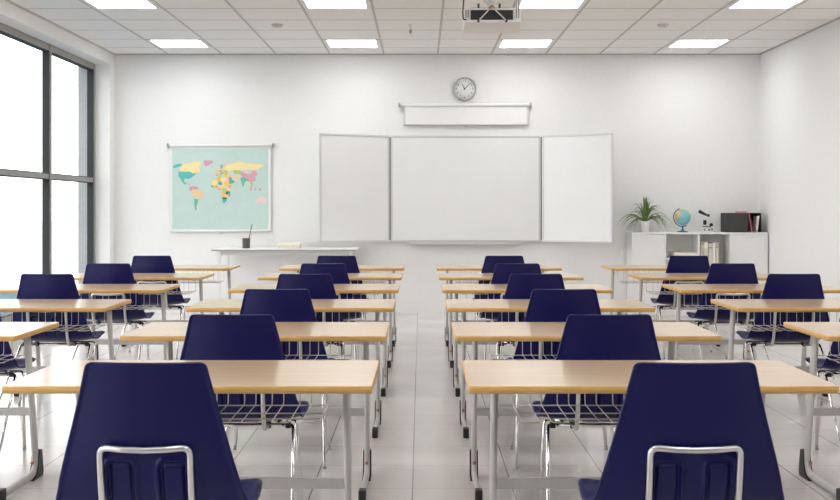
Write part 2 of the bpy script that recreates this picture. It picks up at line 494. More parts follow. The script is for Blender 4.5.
def make_shell(root):
    NU, NV = 112, 140
    path, L = smoothpath(PROFILE, NV)
    # denser rows where the top corners round off
    front = []; back = []
    RC, RF = 0.009, 0.045
    cols = [-1 + 2 * i / (NU - 1) for i in range(NU)]
    cols = [c * (0.72 + 0.28 * c * c) for c in cols]
    cols = [math.copysign(min(1, abs(c)), c) for c in cols]
    ss = [L * (k / (NV - 1)) for k in range(NV)]
    ss = [q if q > 0.05 else 0.05 * (q / 0.05) ** 1.6 for q in ss]
    def point(s):
        j = min(NV - 2, int(s / L * (NV - 1)))
        t = s / L * (NV - 1) - j
        return path[j][0].lerp(path[j + 1][0], t)
    for s in ss:
        c = point(s); tan = (point(min(L, s + 0.004)) - point(max(0, s - 0.004))).normalized()
        nrm = Vector((0, tan.z, -tan.y))          # to the rear / underneath
        if nrm.y > 0 and s < 0.3: nrm = -nrm
        hw = interp(HALF, s)
        if s < RC:
            hw = hw - RC + sqrt(max(0, RC * RC - (RC - s) ** 2))
        if s > L - RF:
            q = s - (L - RF); hw = hw - RF + sqrt(max(0, RF * RF - q * q))
        backness = 1 - sstep(0.34, 0.52, s)
        for cidx, u in enumerate(cols):
            x = u * hw
            k = (x / 0.25) ** 2
            bend = (0.050 - 0.022 * sstep(0.05, 0.35, s)) * k * backness
            lift = 0.022 * k * (1 - backness) * (1 - 0.6 * sstep(L - 0.12, L, s))
            q = c + Vector((x, bend, lift))
            edge = max(0, (abs(u) - 0.94) / 0.06) ** 2 * 0.006
            h = 0.0
            if s < 0.5:
                for cx_ in (-0.0725, 0.0725):
                    d = capsule_sd(x, c.z, cx_, 0.042, 0.617, 0.024)
                    dn = 1 - sstep(0.36, 0.44, s)
                    ring = math.exp(-(d / 0.0055) ** 2) * 0.010 - sstep(0.004, -0.010, d) * 0.007 + sstep(-0.010, -0.019, d) * 0.010
                    h += ring * dn
            front.append(q - nrm * 0.005 + nrm * edge)
            back.append(q + nrm * (0.005 + h) + nrm * edge)
    mb = MB(); mb.smooth = True
    a = mb.add(front); b = mb.add(back)
    for v in range(NV - 1):
        for u in range(NU - 1):
            i = v * NU + u
            mb.face((a + i, a + i + 1, a + i + NU + 1, a + i + NU))
            mb.face((b + i, b + i + NU, b + i + NU + 1, b + i + 1))
    rim = [v * NU for v in range(NV)] + [(NV - 1) * NU + u for u in range(1, NU)] + [v * NU + NU - 1 for v in range(NV - 2, -1, -1)] + [u for u in range(NU - 2, 0, -1)]
    cen = {}
    # rounded rim: a middle line pushed out a little
    mids = []
    for i in range(len(rim)):
        f_, b_ = front[rim[i]], back[rim[i]]
        pa, pb = front[rim[i - 1]], front[rim[(i + 1) % len(rim)]]
        t = (pb - pa); n_ = (b_ - f_).cross(t)
        if n_.length > 1e-9: n_.normalize()
        mids.append((f_ + b_) / 2 - n_ * 0.0042)
    m = mb.add(mids); n = len(rim)
    for i in range(n):
        j = (i + 1) % n
        mb.face((a + rim[i], m + i, m + j, a + rim[j])); mb.face((m + i, b + rim[i], b + rim[j], m + j))
    return mb.build('seat_shell', M['navy'], root)

def make_chair(label):
    root = thing('school_chair', label, 'chair', group='navy school chairs')
    make_shell(root)
    # back hoop: up one side of the ribs, across, down the other and forward under the seat
    def yb(z):
        return YO + interp([(0.40, 0.045), (0.445, 0.022), (0.47, 0.010), (0.53, -0.006), (0.60, -0.018), (0.70, -0.029), (0.8, -0.037)], z)
    hw, zt = 0.1235, 0.655
    pts = [(-hw, YO + 0.19, 0.415), (-hw, YO + 0.045, 0.420)]
    pts += [(-hw, yb(z) + 0.006, z) for z in (0.47, 0.53, 0.60)] + [(-hw, yb(zt) + 0.006, zt)]
    pts += [(-hw * 0.5, yb(zt) - 0.005, zt - 0.004), (0, yb(zt) - 0.007, zt - 0.006), (hw * 0.5, yb(zt) - 0.005, zt - 0.004), (hw, yb(zt) + 0.006, zt)]
    pts += [(hw, yb(z) + 0.006, z) for z in (0.60, 0.53, 0.47)] + [(hw, YO + 0.045, 0.420), (hw, YO + 0.19, 0.415)]
    MB().tube(fillet(pts, 0.024, 5), 0.0093, 12).build('back_hoop', M['satin'], root)
    # frame under the seat: rear and front cross tubes, two side rails
    s = MB()
    zf = 0.412; yr, yf = YO + 0.165, YO + 0.275
    s.tube([(-0.19, yr, zf), (0.19, yr, zf)], 0.0088, 10)
    s.tube([(-0.19, yf, zf), (0.19, yf, zf)], 0.0088, 10)
    for x in (-0.16, 0.16):
        s.tube([(x, yr, zf), (x, yf, zf)], 0.0088, 10)
    s.build('seat_frame', M['chrome'], root)
    for x in (-1, 1):
        for y0, y1, w1 in ((yr, YO - 0.235, 0.268), (yf, YO + 0.21, 0.257)):
            pts = fillet([(x * 0.185, y0, zf), (x * 0.226, y0, zf), (x * w1, y1, 0.004)], 0.028, 6)
            leg = MB().tube(pts, 0.0088, 10).build('leg', M['chrome'], root)
            MB().lathe([(0.0098, 0), (0.0102, 0.004), (0.0095, 0.014)], (x * w1, y1, 0), 10).build('foot_cap', M['midgrey'], leg)
    for x in (-0.1235, 0.1235, -0.205, 0.205):
        MB().box(x - 0.011, x + 0.011, yr - 0.014, yr + 0.014, zf - 0.011, zf + 0.014).build('seat_clamp', M['black'], root, bevel=0.004)
    return root

# ------------------------------------------------------------------ laying out the rows
ROW = ['nearest row', 'second row', 'third row', 'fourth row', 'fifth row', 'last row']
E = [3.57 + 1.402 * i for i in range(6)]
TOPY = [3.084, 4.467, 5.865, 7.215, 8.574, 9.96]  # where the top of each row's chair backs stands          # near edge of each row of desks
COLS = {-2: (-2.393, 'in the column along the windows'), -1: (-0.7465, 'beside the middle aisle on the window side'),
        1: (0.7465, 'beside the middle aisle on the bookcase side'), 2: (2.400, 'in the column along the plain wall')}
desk = {}; chair = None
CHX = {1: [0.754, 0.752, 0.751, 0.743, 0.743, 0.744], 2: [0, 0, 2.405, 2.403, 2.388, 2.386]}
for c in (-1, 1, -2, 2):
    x, where = COLS[c]
    for i in range(6):
        if abs(c) == 2 and i == 0:
            continue
        lab = 'light wood desk %s, %s from the camera' % (where, ROW[i]) if 0 < i < 5 else (
            'light wood desk %s, %s' % (where, 'closest to the camera' if i == 0 else 'closest to the whiteboard'))
        dx = {-2: 0.0525, -1: 0.0185, 1: -0.0185, 2: -0.0525}[c]
        if dx not in desk:
            d = desk[dx] = make_desk(lab, dx)
        else:
            d = copy_tree(desk[dx]); d['label'] = lab
        d.location = (x, E[i], 0)
for c in (-1, 1, -2, 2):
    x, where = COLS[c]
    for i in range(6):
        if abs(c) == 2 and i < 2:
            continue
        lab = 'navy plastic chair %s, %s from the camera' % (where, ROW[i]) if 0 < i < 5 else (
            'navy plastic chair %s, %s' % (where, 'closest to the camera' if i == 0 else 'closest to the whiteboard'))
        if chair is None:
            ch = chair = make_chair(lab)
        else:
            ch = copy_tree(chair); ch['label'] = lab
        ch.location = (math.copysign(CHX[abs(c)][i], c) - (0.001 if i == 0 else 0), TOPY[i] - YO, 0)

# ------------------------------------------------------------------ triptych whiteboard
YBD = 13.89
def panel(width, z0, z1):
    """enamel face and its aluminium frame in local coordinates, x 0..width, facing -y"""
    f = MB().box(0.012, width - 0.012, -0.012, 0.012, z0 + 0.012, z1 - 0.012)
    r = MB(); t = 0.024
    r.box(0, width, -0.02, 0.016, z1 - t, z1); r.box(0, width, -0.02, 0.016, z0, z0 + t)
    r.box(0, t, -0.02, 0.016, z0 + t, z1 - t); r.box(width - t, width, -0.02, 0.016, z0 + t, z1 - t)
    return f, r
zt_, zb_ = at(0, 135.6, YBD)[2], at(0, 241.7, YBD)[2]
xa, xb = at(390.6, 0, YBD)[0], at(540.6, 0, YBD)[0]
wb = thing('whiteboard', 'large white three-panel board with angled wings on the back wall', 'whiteboard', ((xa + xb) / 2, YBD, zb_))
H_ = zt_ - zb_; W_ = xb - xa
f, r = panel(W_, 0, H_)
pf = f.build('centre_panel', M['board'], wb); pr = r.build('panel_frame', M['alu'], pf, bevel=0.003)
pf.location = (-W_ / 2, 0, 0)
mnt = MB().box(-W_ / 2 + 0.2, W_ / 2 - 0.2, 0.017, YB - YBD, 0.15, 0.25).box(-W_ / 2 + 0.2, W_ / 2 - 0.2, 0.017, YB - YBD, H_ - 0.25, H_ - 0.15)
mnt.build('wall_rail', M['alu'], wb)
WW = 0.93
for sgn, ang in ((-1, math.radians(27.5)), (1, math.radians(31.5))):
    f, r = panel(WW, 0, H_)
    wf = f.build('wing_panel', M['board'], wb); r.build('wing_frame', M['alu'], wf, bevel=0.003)
    gap = 0.02
    if sgn > 0:
        wf.location = (W_ / 2 + gap, -0.01, 0); wf.rotation_euler = (0, 0, -ang)
    else:
        wf.location = (-W_ / 2 - gap - WW * cos(ang), -0.01 - WW * sin(ang), 0); wf.rotation_euler = (0, 0, ang)
    hx = sgn * (W_ / 2 + gap / 2)
    MB().box(hx - 0.009, hx + 0.009, -0.012, 0.012, 0.02, H_ - 0.02).build('hinge', M['hinge'], wb)
xt0, xt1 = at(410, 0, YBD)[0] - (xa + xb) / 2, at(520, 0, YBD)[0] - (xa + xb) / 2
tr_ = MB().box(xt0, xt1, -0.085, 0.0, -0.032, -0.022).box(xt0, xt1, -0.085, -0.078, -0.022, -0.008).box(xt0, xt1, -0.012, 0.0, -0.022, -0.001)
tr_.build('pen_tray', M['alu'], wb, bevel=0.002)

# ------------------------------------------------------------------ roller-blind things: world map, projector screen
def roller(root, x0, x1, ztop, zcase, y, caps, case_r, sx0, sx1, zbot, sheet_mat):
    c = MB().tube([(x0, y, zcase), (x1, y, zcase)], case_r, 14).build('roller', M['whitemetal'], root)
    for x, s in ((x0, -1), (x1, 1)):
        b = MB().box(x - 0.022 if s < 0 else x, x if s < 0 else x + 0.022, y - case_r - 0.006, YB - 0.0005, zcase - case_r - 0.012, zcase + case_r + 0.012)
        b.build('end_bracket', caps, root, bevel=0.004)

YM = 13.93
x0, _, zr = at(168.5, 145.4, YM); x1 = at(272.3, 0, YM)[0]
mx0, mx1 = at(170.3, 0, YM)[0], at(270.6, 0, YM)[0]; mz0, mz1 = at(0, 231.3, YM)[2], at(0, 146, YM)[2]
mp = thing('wall_map', 'unrolled world map chart on the back wall above the white desk', 'wall map', ((x0 + x1) / 2, YB, mz0))
ox, oy, oz = mp.location
def shift(mb):
    mb.v = [(a - ox, b - oy, c - oz) for a, b, c in mb.v]; return mb
class SMB(MB):
    def build(s, *a, **k):
        return MB.build(shift(s), *a, **k)
SMB().tube([(x0, YM, zr), (x1, YM, zr)], 0.014, 14).build('roller', M['pot'], mp)
for x, s in ((x0, -1), (x1, 1)):
    SMB().box(min(x, x + s * 0.02), max(x, x + s * 0.02), YM - 0.022, YB - 0.0005, zr - 0.026, zr + 0.024).build('end_bracket', M['midgrey'], mp, bevel=0.003)
sh = SMB()
sh.mi = 0
YS = YM + 0.012
sh.box(mx0, mx1, YS, YS + 0.003, mz0, mz1)
px0, px1 = at(171.8, 0, YM)[0], at(268.3, 0, YM)[0]; pz0, pz1 = at(0, 229.4, YM)[2], at(0, 148.6, YM)[2]
sh.mi = 1
sh.poly([(px0, YS - 0.0008, pz0), (px1, YS - 0.0008, pz0), (px1, YS - 0.0008, pz1), (px0, YS - 0.0008, pz1)])
LAND = {
 2: ((98, 184, 182), [[(38,133),(48,124),(62,119),(86,118),(80,130),(58,137),(44,141)], [(66,158),(125,158),(138,168),(158,162),(148,174),(134,186),(118,196),(100,192),(76,192),(66,180)],
      [(316,184),(330,184),(336,200),(352,208),(340,216),(326,214),(318,200)], [(284,286),(310,288),(308,304),(296,318),(286,310)], [(276,126),(290,120),(288,138),(278,146)], [(268,206),(282,210),(280,220),(262,224)]]),
 3: ((238, 220, 158), [[(86,120),(120,116),(150,108),(182,106),(180,126),(166,134),(176,152),(168,162),(140,166),(125,158),(76,156),(74,142),(84,132)],
      [(298,134),(312,122),(335,118),(372,107),(402,114),(440,119),(494,123),(492,134),(470,137),(468,150),(450,144),(452,158),(440,150),(412,148),(380,152),(345,150),(312,156),(300,148)],
      [(234,208),(248,196),(262,206),(258,220),(240,226),(232,220)], [(276,190),(300,188),(302,206),(284,208)], [(414,204),(424,208),(430,222),(422,226)], [(488,254),(506,260),(500,264)]]),
 4: ((212, 158, 172), [[(194,102),(242,102),(236,116),(216,126),(202,134),(194,120)], [(374,166),(392,159),(412,170),(432,168),(438,150),(456,156),(462,172),(450,182),(454,204),(432,212),(404,204),(384,184)],
      [(124,232),(150,231),(170,240),(158,248),(138,246),(130,254),(120,250)], [(318,224),(332,226),(330,242),(316,238)], [(258,168),(266,166),(264,178),(254,180)], [(425,240),(434,244),(430,258),(424,250)], [(446,242),(456,240),(452,254)]]),
 5: ((232, 202, 160), [[(128,252),(142,246),(168,246),(194,264),(188,286),(170,300),(160,292),(142,284),(126,264)], [(336,180),(352,174),(374,178),(372,194),(352,204),(338,196)],
      [(282,242),(294,240),(296,262),(284,262)], [(306,262),(318,266),(312,284),(300,276)]]),
 6: ((104, 190, 158), [[(144,292),(166,296),(164,312),(156,330),(158,350),(150,350),(146,322)], [(376,190),(394,184),(416,198),(400,210),(390,236),(382,216)], [(76,192),(100,193),(92,206),(108,214),(102,224),(86,212)],
      [(272,152),(286,150),(282,160),(270,160)], [(424,206),(436,214),(440,228),(430,222)], [(306,252),(324,256),(318,270),(306,266)], [(228,226),(244,228),(240,238),(230,236)]]),
 7: ((238, 194, 96), [[(296,206),(318,206),(320,228),(300,234),(294,222)], [(296,172),(314,174),(312,186),(294,184)], [(242,232),(258,230),(256,240),(244,240)], [(288,282),(306,284),(300,296),(290,294)], [(256,150),(266,150),(264,164),(254,162)]]),
 8: ((176, 202, 118), [[(286,240),(306,240),(304,262),(292,268),(286,256)], [(338,152),(374,150),(388,162),(372,172),(344,166)], [(290,150),(312,152),(314,162),(292,162)], [(262,182),(278,180),(274,194),(258,196)]]),
 9: ((232, 206, 198), [[(446,300),(462,292),(474,284),(488,286),(494,280),(508,300),(502,322),(486,318),(474,310),(452,316)], [(388,158),(412,156),(430,160),(416,168),(396,164)]]),
}
mats_ = [M['white'], M['teal']]
BASE = [[(240,197),(262,188),(300,186),(325,192),(334,222),(342,233),(320,262),(316,284),(303,314),(290,317),(282,290),(284,262),(276,244),(252,243),(233,233),(229,214)],
        [(252,182),(256,160),(268,150),(276,126),(290,118),(302,122),(310,150),(320,172),(340,178),(334,190),(310,184),(294,178),(268,182)]]
LAND[5][1].extend(BASE)
LAND[2][1].extend([[(270,214),(286,212),(284,226),(272,226)], [(300,262),(314,260),(312,274),(302,272)], [(274,164),(286,162),(284,172),(276,172)]])
LAND[6][1].extend([[(248,228),(262,228),(262,240),(250,240)], [(318,262),(326,258),(324,284),(316,282)], [(300,164),(312,164),(310,172),(300,172)]])
LAND[7][1].extend([[(262,192),(276,190),(278,204),(266,206)], [(284,262),(298,266),(296,282),(284,278)], [(426,226),(436,230),(434,240),(426,236)], [(280,146),(290,144),(290,152),(280,154)]])
LAND[8][1].extend([[(320,206),(332,208),(332,222),(320,220)], [(268,174),(280,172),(280,182),(268,184)]])
LAND[4][1].extend([[(262,242),(278,242),(280,252),(268,250)], [(284,160),(296,160),(296,168),(284,168)], [(112,216),(124,220),(122,226),(112,222)], [(470,240),(482,246),(478,254),(468,248)]])
for k in sorted(LAND):
    rgb, polys = LAND[k]
    mats_.append(mat('map_land_%d' % k, rgb, 0.7, spec=0.2))
    sh.mi = k
    for j, pg in enumerate(polys):
        sh.poly([(at(165 + a / 5.0, 0, YM)[0], YS - (0.0011 if pg in BASE else 0.0016 + 0.0002 * ((k * 3 + j) % 5)), at(0, 140 + b / 5.0, YM)[2]) for a, b in pg])
sh.build('map_sheet', mats_, mp, fixn=False)
SMB().tube([(mx0 - 0.004, YS, mz0), (mx1 + 0.004, YS, mz0)], 0.008, 10).build('bottom_bar', M['whitemetal'], mp)
SMB().box(at(219.5, 0, YM)[0], at(222.5, 0, YM)[0], YS - 0.005, YS + 0.005, mz0 - 0.03, mz0 - 0.008).build('pull_tab', M['lightgrey'], mp)

x0, _, zr = at(400.2, 105.0, YM); x1 = at(529.6, 0, YM)[0]
sx0, sx1 = at(403.6, 0, YM)[0], at(528.4, 0, YM)[0]; sz0 = at(0, 124.6, YM)[2]
ps = thing('projector_screen', 'partly lowered white roller screen on the wall under the clock', 'projector screen', ((x0 + x1) / 2, YB, sz0))
ox, oy, oz = ps.location
SMB().tube([(x0, YM - 0.01, zr), (x1, YM - 0.01, zr)], 0.018, 14).build('roller', M['pot'], ps)
for x, s in ((x0, -1), (x1, 1)):
    SMB().box(min(x, x + s * 0.022), max(x, x + s * 0.022), YM - 0.036, YB - 0.0005, zr - 0.024, zr + 0.026).build('end_bracket', M['midgrey'], ps, bevel=0.004)
SMB().box(sx0, sx1, YM - 0.002, YM + 0.001, sz0, zr).build('screen_sheet', M['white'], ps)
fr_ = SMB().box(sx0, sx0 + 0.022, YM - 0.003, YM - 0.0015, sz0, zr).box(sx1 - 0.022, sx1, YM - 0.003, YM - 0.0015, sz0, zr)
fr_.build('side_band', M['lightgrey'], ps)
SMB().tube([(sx0, YM, sz0), (sx1, YM, sz0)], 0.009, 10).build('bottom_bar', M['lightgrey'], ps)
SMB().box(at(464.3, 0, YM)[0], at(467.8, 0, YM)[0], YM - 0.006, YM + 0.006, sz0 - 0.032, sz0 - 0.01).build('pull_tab', M['lightgrey'], ps)

# ------------------------------------------------------------------ clock
cxw, _, czw = at(464.6, 88.8, YB - 0.04)
R_ = 11.8 * YB / F
ck = thing('wall_clock', 'round grey-rimmed clock high on the back wall', 'clock', (cxw, YB, czw))
MB().lathe([(R_ * 0.9, -0.0005), (R_, -0.01), (R_, -0.036), (R_ * 0.97, -0.042), (R_ * 0.88, -0.042), (R_ * 0.86, -0.03)], (0, 0, 0), 48, 'y').build('rim', M['clockrim'], ck)
dl = MB(); dl.mi = 0
dl.lathe([(R_ * 0.865, -0.03), (R_ * 0.865, -0.0315)], (0, 0, 0), 48, 'y')
def text_mesh(txt, size):
    cu = bpy.data.curves.new('numeral', 'FONT'); cu.body = txt; cu.size = size; cu.align_x = 'CENTER'; cu.align_y = 'CENTER'
    ob = bpy.data.objects.new('numeral', cu); COL.objects.link(ob)
    dg = bpy.context.evaluated_depsgraph_get(); dg.update()
    me = bpy.data.meshes.new_from_object(ob.evaluated_get(dg))
    vs = [tuple(v.co) for v in me.vertices]; fs = [tuple(q.vertices) for q in me.polygons]
    bpy.data.objects.remove(ob); bpy.data.curves.remove(cu); bpy.data.meshes.remove(me)
    return vs, fs
dl.mi = 1
for h in range(1, 13):
    vs, fs = text_mesh(str(h), R_ * 0.27)
    a = pi / 2 - 2 * pi * h / 12; rr = R_ * 0.69
    b = dl.add([(x + rr * cos(a), -0.0322, y + rr * sin(a)) for x, y, z in vs])
    for q in fs:
        dl.face([b + i for i in q])
dl.build('dial', [M['dial'], M['ink']], ck, fixn=False)
def hand(name, deg, ln, wd, y):
    a = math.radians(90 - deg); d = Vector((cos(a), 0, sin(a))); n_ = Vector((-sin(a), 0, cos(a)))
    p0 = -d * ln * 0.15; p1 = d * ln
    c8 = []
    for yy in (y, y - 0.002):
        for q in (p0 - n_ * wd, p1 - n_ * wd * 0.6, p1 + n_ * wd * 0.6, p0 + n_ * wd):
            c8.append((q.x, yy, q.z))
    MB().hexa(c8).build(name, M['ink'], ck)
hand('hour_hand', 333, R_ * 0.48, 0.006, -0.034)
hand('minute_hand', 46, R_ * 0.72, 0.0045, -0.0365)

# ------------------------------------------------------------------ teacher's desk and what stands on it
TZ = 0.828
ty0, ty1 = 13.12, 13.82
tx0, tx1 = at(211.4, 0, ty0)[0], at(356.2, 0, ty0)[0]
td = thing('teacher_desk', 'long white desk standing against the wall under the map', 'desk', ((tx0 + tx1) / 2, (ty0 + ty1) / 2, 0))
ox, oy, oz = td.location
SMB().box(tx0, tx1, ty0, ty1, TZ - 0.024, TZ).build('desktop', M['white'], td, bevel=0.003)
SMB().box(tx0 + 0.001, tx1 - 0.001, ty0 - 0.002, ty0 - 0.0002, TZ - 0.023, TZ - 0.006).build('edge_shadow_strip', M['midgrey'], td)  # added grey strip, stands in for the shadow line under the desktop
SMB().box(tx0 + 0.10, tx1 - 0.06, ty0 + 0.06, ty0 + 0.08, TZ - 0.075, TZ - 0.0225).build('apron', M['lightgrey'], td)
for x in (tx0 + 0.06, tx1 - 0.085):
    for y in (ty0 + 0.03, ty1 - 0.06):
        SMB().box(x, x + 0.035, y, y + 0.035, 0, TZ - 0.0225).build('leg', M['whitemetal'], td, bevel=0.003)
SMB().box(tx0 + 0.16, tx1 - 0.12, ty1 - 0.12, ty1 - 0.10, 0.12, TZ - 0.0225).build('modesty_panel', M['white'], td)

YD = 13.43
px_, _, _ = at(246.2, 0, YD)
cup = thing('pencil_cup', 'dark round pencil cup on the white desk under the map', 'pencil cup', (px_, YD, TZ))
cr = 0.047
MB().lathe([(cr * 0.9, 0.0), (cr * 0.95, 0.004), (cr, 0.118), (cr, 0.12), (cr - 0.004, 0.12), (cr - 0.006, 0.01), (0.001, 0.008)], n=24).build('cup_body', M['cup'], cup)
def pencil(lab, dx, lean, ln, m_, tip):
    q = thing('pencil', lab, 'pencil', (px_ + dx * 0.2, YD - 0.005, TZ + 0.011), group='pencils in the cup')
    top = Vector((dx, lean, ln))
    MB().tube([(0, 0, 0.002), tuple(top)], 0.0045, 6).build('shaft', m_, q)
    MB().tube([tuple(top), tuple(top + top.normalized() * 0.012), tuple(top + top.normalized() * 0.022)], 0.0044, 6, radii=[1, 0.6, 0.15]).build('tip', tip, q)
pencil('yellow pencil leaning towards the window in the cup', -0.050, 0.006, 0.168, M['yellow'], M['cream'])
pencil('yellow pencil leaning towards the whiteboard in the cup', 0.056, 0.004, 0.168, M['yellow'], M['cream'])
pencil('thin dark pen standing tallest in the pencil cup', 0.058, -0.006, 0.262, M['darkgrey'], M['black'])

bx0, bx1 = at(278.8, 0, YD)[0], at(300.9, 0, YD)[0]
bb = thing('paper_box', 'low beige lidded box on the white desk beside the pencil cup', 'box', ((bx0 + bx1) / 2, YD, TZ))
hb = (bx1 - bx0) / 2
MB().box(-hb + 0.004, hb - 0.004, -0.096, 0.096, 0, 0.06).build('box_body', M['beige'], bb, bevel=0.002)
MB().box(-hb, hb, -0.1, 0.1, 0.038, 0.066).build('lid', M['cream'], bb, bevel=0.003)

# ------------------------------------------------------------------ bookcase on the right and what stands on it
CY0, CY1 = 13.61, 13.955
cx0, cx1 = at(631.8, 0, CY0)[0], at(767.8, 0, CY0)[0]
CZ = 1.014
cb = thing('bookcase', 'low white cabinet with two open compartments against the back wall', 'cabinet', ((cx0 + cx1) / 2, (CY0 + CY1) / 2, 0))
ox, oy, oz = cb.location
d1, d2, d3 = at(665.3, 0, CY0)[0], at(699.2, 0, CY0)[0], at(731.0, 0, CY0)[0]
t_ = 0.022
b = SMB()
b.box(cx0, cx1, CY0, CY1, CZ - 0.024, CZ)
b.box(cx0, cx0 + t_, CY0, CY1, 0.0, CZ - 0.024); b.box(cx1 - t_, cx1, CY0, CY1, 0.0, CZ - 0.024)
for d in (d1, d2, d3):
    b.box(d - t_ / 2, d + t_ / 2, CY0 + 0.002, CY1 - 0.012, 0.06, CZ - 0.024)
b.box(cx0 + t_, cx1 - t_, CY0 + 0.02, CY1, 0.0, 0.06)
b.box(cx0 + t_, cx1 - t_, CY1 - 0.012, CY1, 0.06, CZ - 0.024)
b.build('carcass', M['white'], cb, bevel=0.0015)
for xa_, xb_, kn in ((cx0 + t_ + 0.002, d1 - t_ / 2 - 0.002, 1), (d3 + t_ / 2 + 0.002, cx1 - t_ - 0.002, -1)):
    dd = SMB().box(xa_, xb_, CY0 + 0.004, CY0 + 0.022, 0.064, CZ - 0.027).build('door', M['white'], cb, bevel=0.0015)
S1, S2 = 0.70, 0.575
SMB().box(d1 + t_ / 2, d2 - t_ / 2, CY0 + 0.01, CY1 - 0.012, S1 - 0.02, S1).build('shelf', M['white'], cb)
SMB().box(d2 + t_ / 2, d3 - t_ / 2, CY0 + 0.01, CY1 - 0.012, S2 - 0.02, S2).build('shelf', M['white'], cb)

def book(lab, x0, x1, y0, y1, z0, z1, m_, grp, flat=False, band=None):
    q = thing('book', lab, 'book', ((x0 + x1) / 2, (y0 + y1) / 2, z0), group=grp)
    hx, hy, h = (x1 - x0) / 2, (y1 - y0) / 2, z1 - z0
    c = 0.003
    cov = MB()
    if flat:
        cov.box(-hx, hx, -hy, hy, 0, c).box(-hx, hx, -hy, hy, h - c, h).box(-hx, hx, -hy, -hy + c, c, h - c)
        cov.build('cover', m_, q, bevel=0.001)
        MB().box(-hx + 0.005, hx - 0.005, -hy + c, hy - 0.004, c, h - c).build('pages', M['paper'], q)
    else:
        cov.box(-hx, -hx + c, -hy, hy, 0, h).box(hx - c, hx, -hy, hy, 0, h).box(-hx + c, hx - c, -hy, -hy + c, 0, h)
        cov.build('cover', m_, q, bevel=0.001)
        MB().box(-hx + c, hx - c, -hy + c, hy - 0.004, 0.004, h - 0.005).build('pages', M['paper'], q)
        if band:
            MB().box(-hx + 0.001, hx - 0.001, -hy - 0.0012, -hy - 0.0002, h * band[0], h * band[1]).build('spine_label', band[2], q)
    return q
lx0, lx1 = at(673.2, 0, CY0 + 0.1)[0], at(696.3, 0, CY0 + 0.1)[0]
book('thick cream book lying flat in the open compartment below the globe', lx0, lx1, CY0 + 0.06, CY0 + 0.27, S1 + 0.0005, at(0, 252.4, CY0 + 0.08)[2], M['cream'], None, True)
spec = [(699.9, 703.4, 242.0, M['beige'], (0.90, 0.985, M['olive']), 'greyish beige upright book beside the compartment divider'),
        (703.6, 708.0, 241.8, M['cream'], (0.2, 0.75, M['beige']), 'thick cream upright book, second from the compartment divider'),
        (708.3, 712.0, 243.4, M['beige'], (0.80, 0.86, M['olive']), 'beige upright book with a dark band, third from the divider'),
        (712.2, 715.4, 242.8, M['paper'], None, 'plain white upright book among the beige ones'),
        (715.6, 718.4, 243.0, M['olive'], (0.2, 0.8, M['beige']), 'narrow khaki upright book at the open end of the row')]
for a_, b_, yt, m_, bd, lab in spec:
    yb_ = CY0 + 0.05
    book(lab, at(a_, 0, yb_)[0] + (0.012 if a_ < 700 else 0.004), at(b_, 0, yb_)[0] + 0.002, yb_, yb_ + 0.22, S2 + 0.0005, at(0, yt, yb_)[2], m_, 'upright books in the cabinet', False, bd)

# plant
pxp = at(645.3, 0, 13.78)[0]
pl = thing('potted_plant', 'arching green spider plant in a white pot on the cabinet', 'plant', (pxp, 13.78, CZ))
MB().lathe([(0.040, 0), (0.043, 0.004), (0.055, 0.128), (0.055, 0.132), (0.050, 0.132), (0.047, 0.115), (0.001, 0.112)], n=28).build('pot', M['pot'], pl)
MB().lathe([(0.0465, 0.113), (0.03, 0.119), (0.001, 0.12)], n=20).build('soil', M['soil'], pl)
rnd = random.Random(11)
lf = MB(); lf.smooth = True
def leaf(az, rise, reach, droop, wd):
    """an arching ribbon folded along its midrib"""
    n = 9; dirv = Vector((cos(az), sin(az) * 0.8, 0)); side = Vector((-sin(az), cos(az), 0))
    prev = None; droop = min(droop, 0.112 + rise)
    for k in range(n + 1):
        t = k / n
        pos = dirv * (0.012 + reach * t) + Vector((0, 0, 0.118 + rise * (1 - (1 - t) ** 2) * 1.0 - droop * t ** 2.2))
        if pos.y > 0.12: pos.y = 0.12 + (pos.y - 0.12) * 0.1
        w_ = wd * (0.55 + 0.9 * t * (1 - t) * 2) * (1 - t ** 3) + 0.0006
        q = [pos - side * w_ + Vector((0, 0, w_ * 0.5)), pos, pos + side * w_ + Vector((0, 0, w_ * 0.5)), pos + Vector((0, 0, -0.0012))]
        b = lf.add(q)
        if prev is not None:
            for i, j in ((0, 1), (1, 2), (2, 3), (3, 0)):
                lf.face((prev + i, prev + j, b + j, b + i))
        prev = b
for k in range(64):
    az = 2 * pi * k / 64 * 5.0 + rnd.uniform(-0.3, 0.3)
    s = k % 4
    if s >= 2: az = (0 if (k // 4) % 2 else pi) + rnd.uniform(-0.75, 0.75)
    if s == 0: leaf(az, rnd.uniform(0.22, 0.33), rnd.uniform(0.02, 0.08), rnd.uniform(0, 0.02), 0.0125)
    elif s == 1: leaf(az, rnd.uniform(0.20, 0.30), rnd.uniform(0.12, 0.24), rnd.uniform(0.08, 0.15), 0.0115)
    elif s == 2: leaf(az, rnd.uniform(0.15, 0.22), rnd.uniform(0.28, 0.37), rnd.uniform(0.20, 0.28), 0.0105)
    else: leaf(az, rnd.uniform(0.10, 0.15), rnd.uniform(0.16, 0.26), rnd.uniform(0.17, 0.25), 0.0105)
lf.build('foliage', M['leaf'], pl, fixn=True)

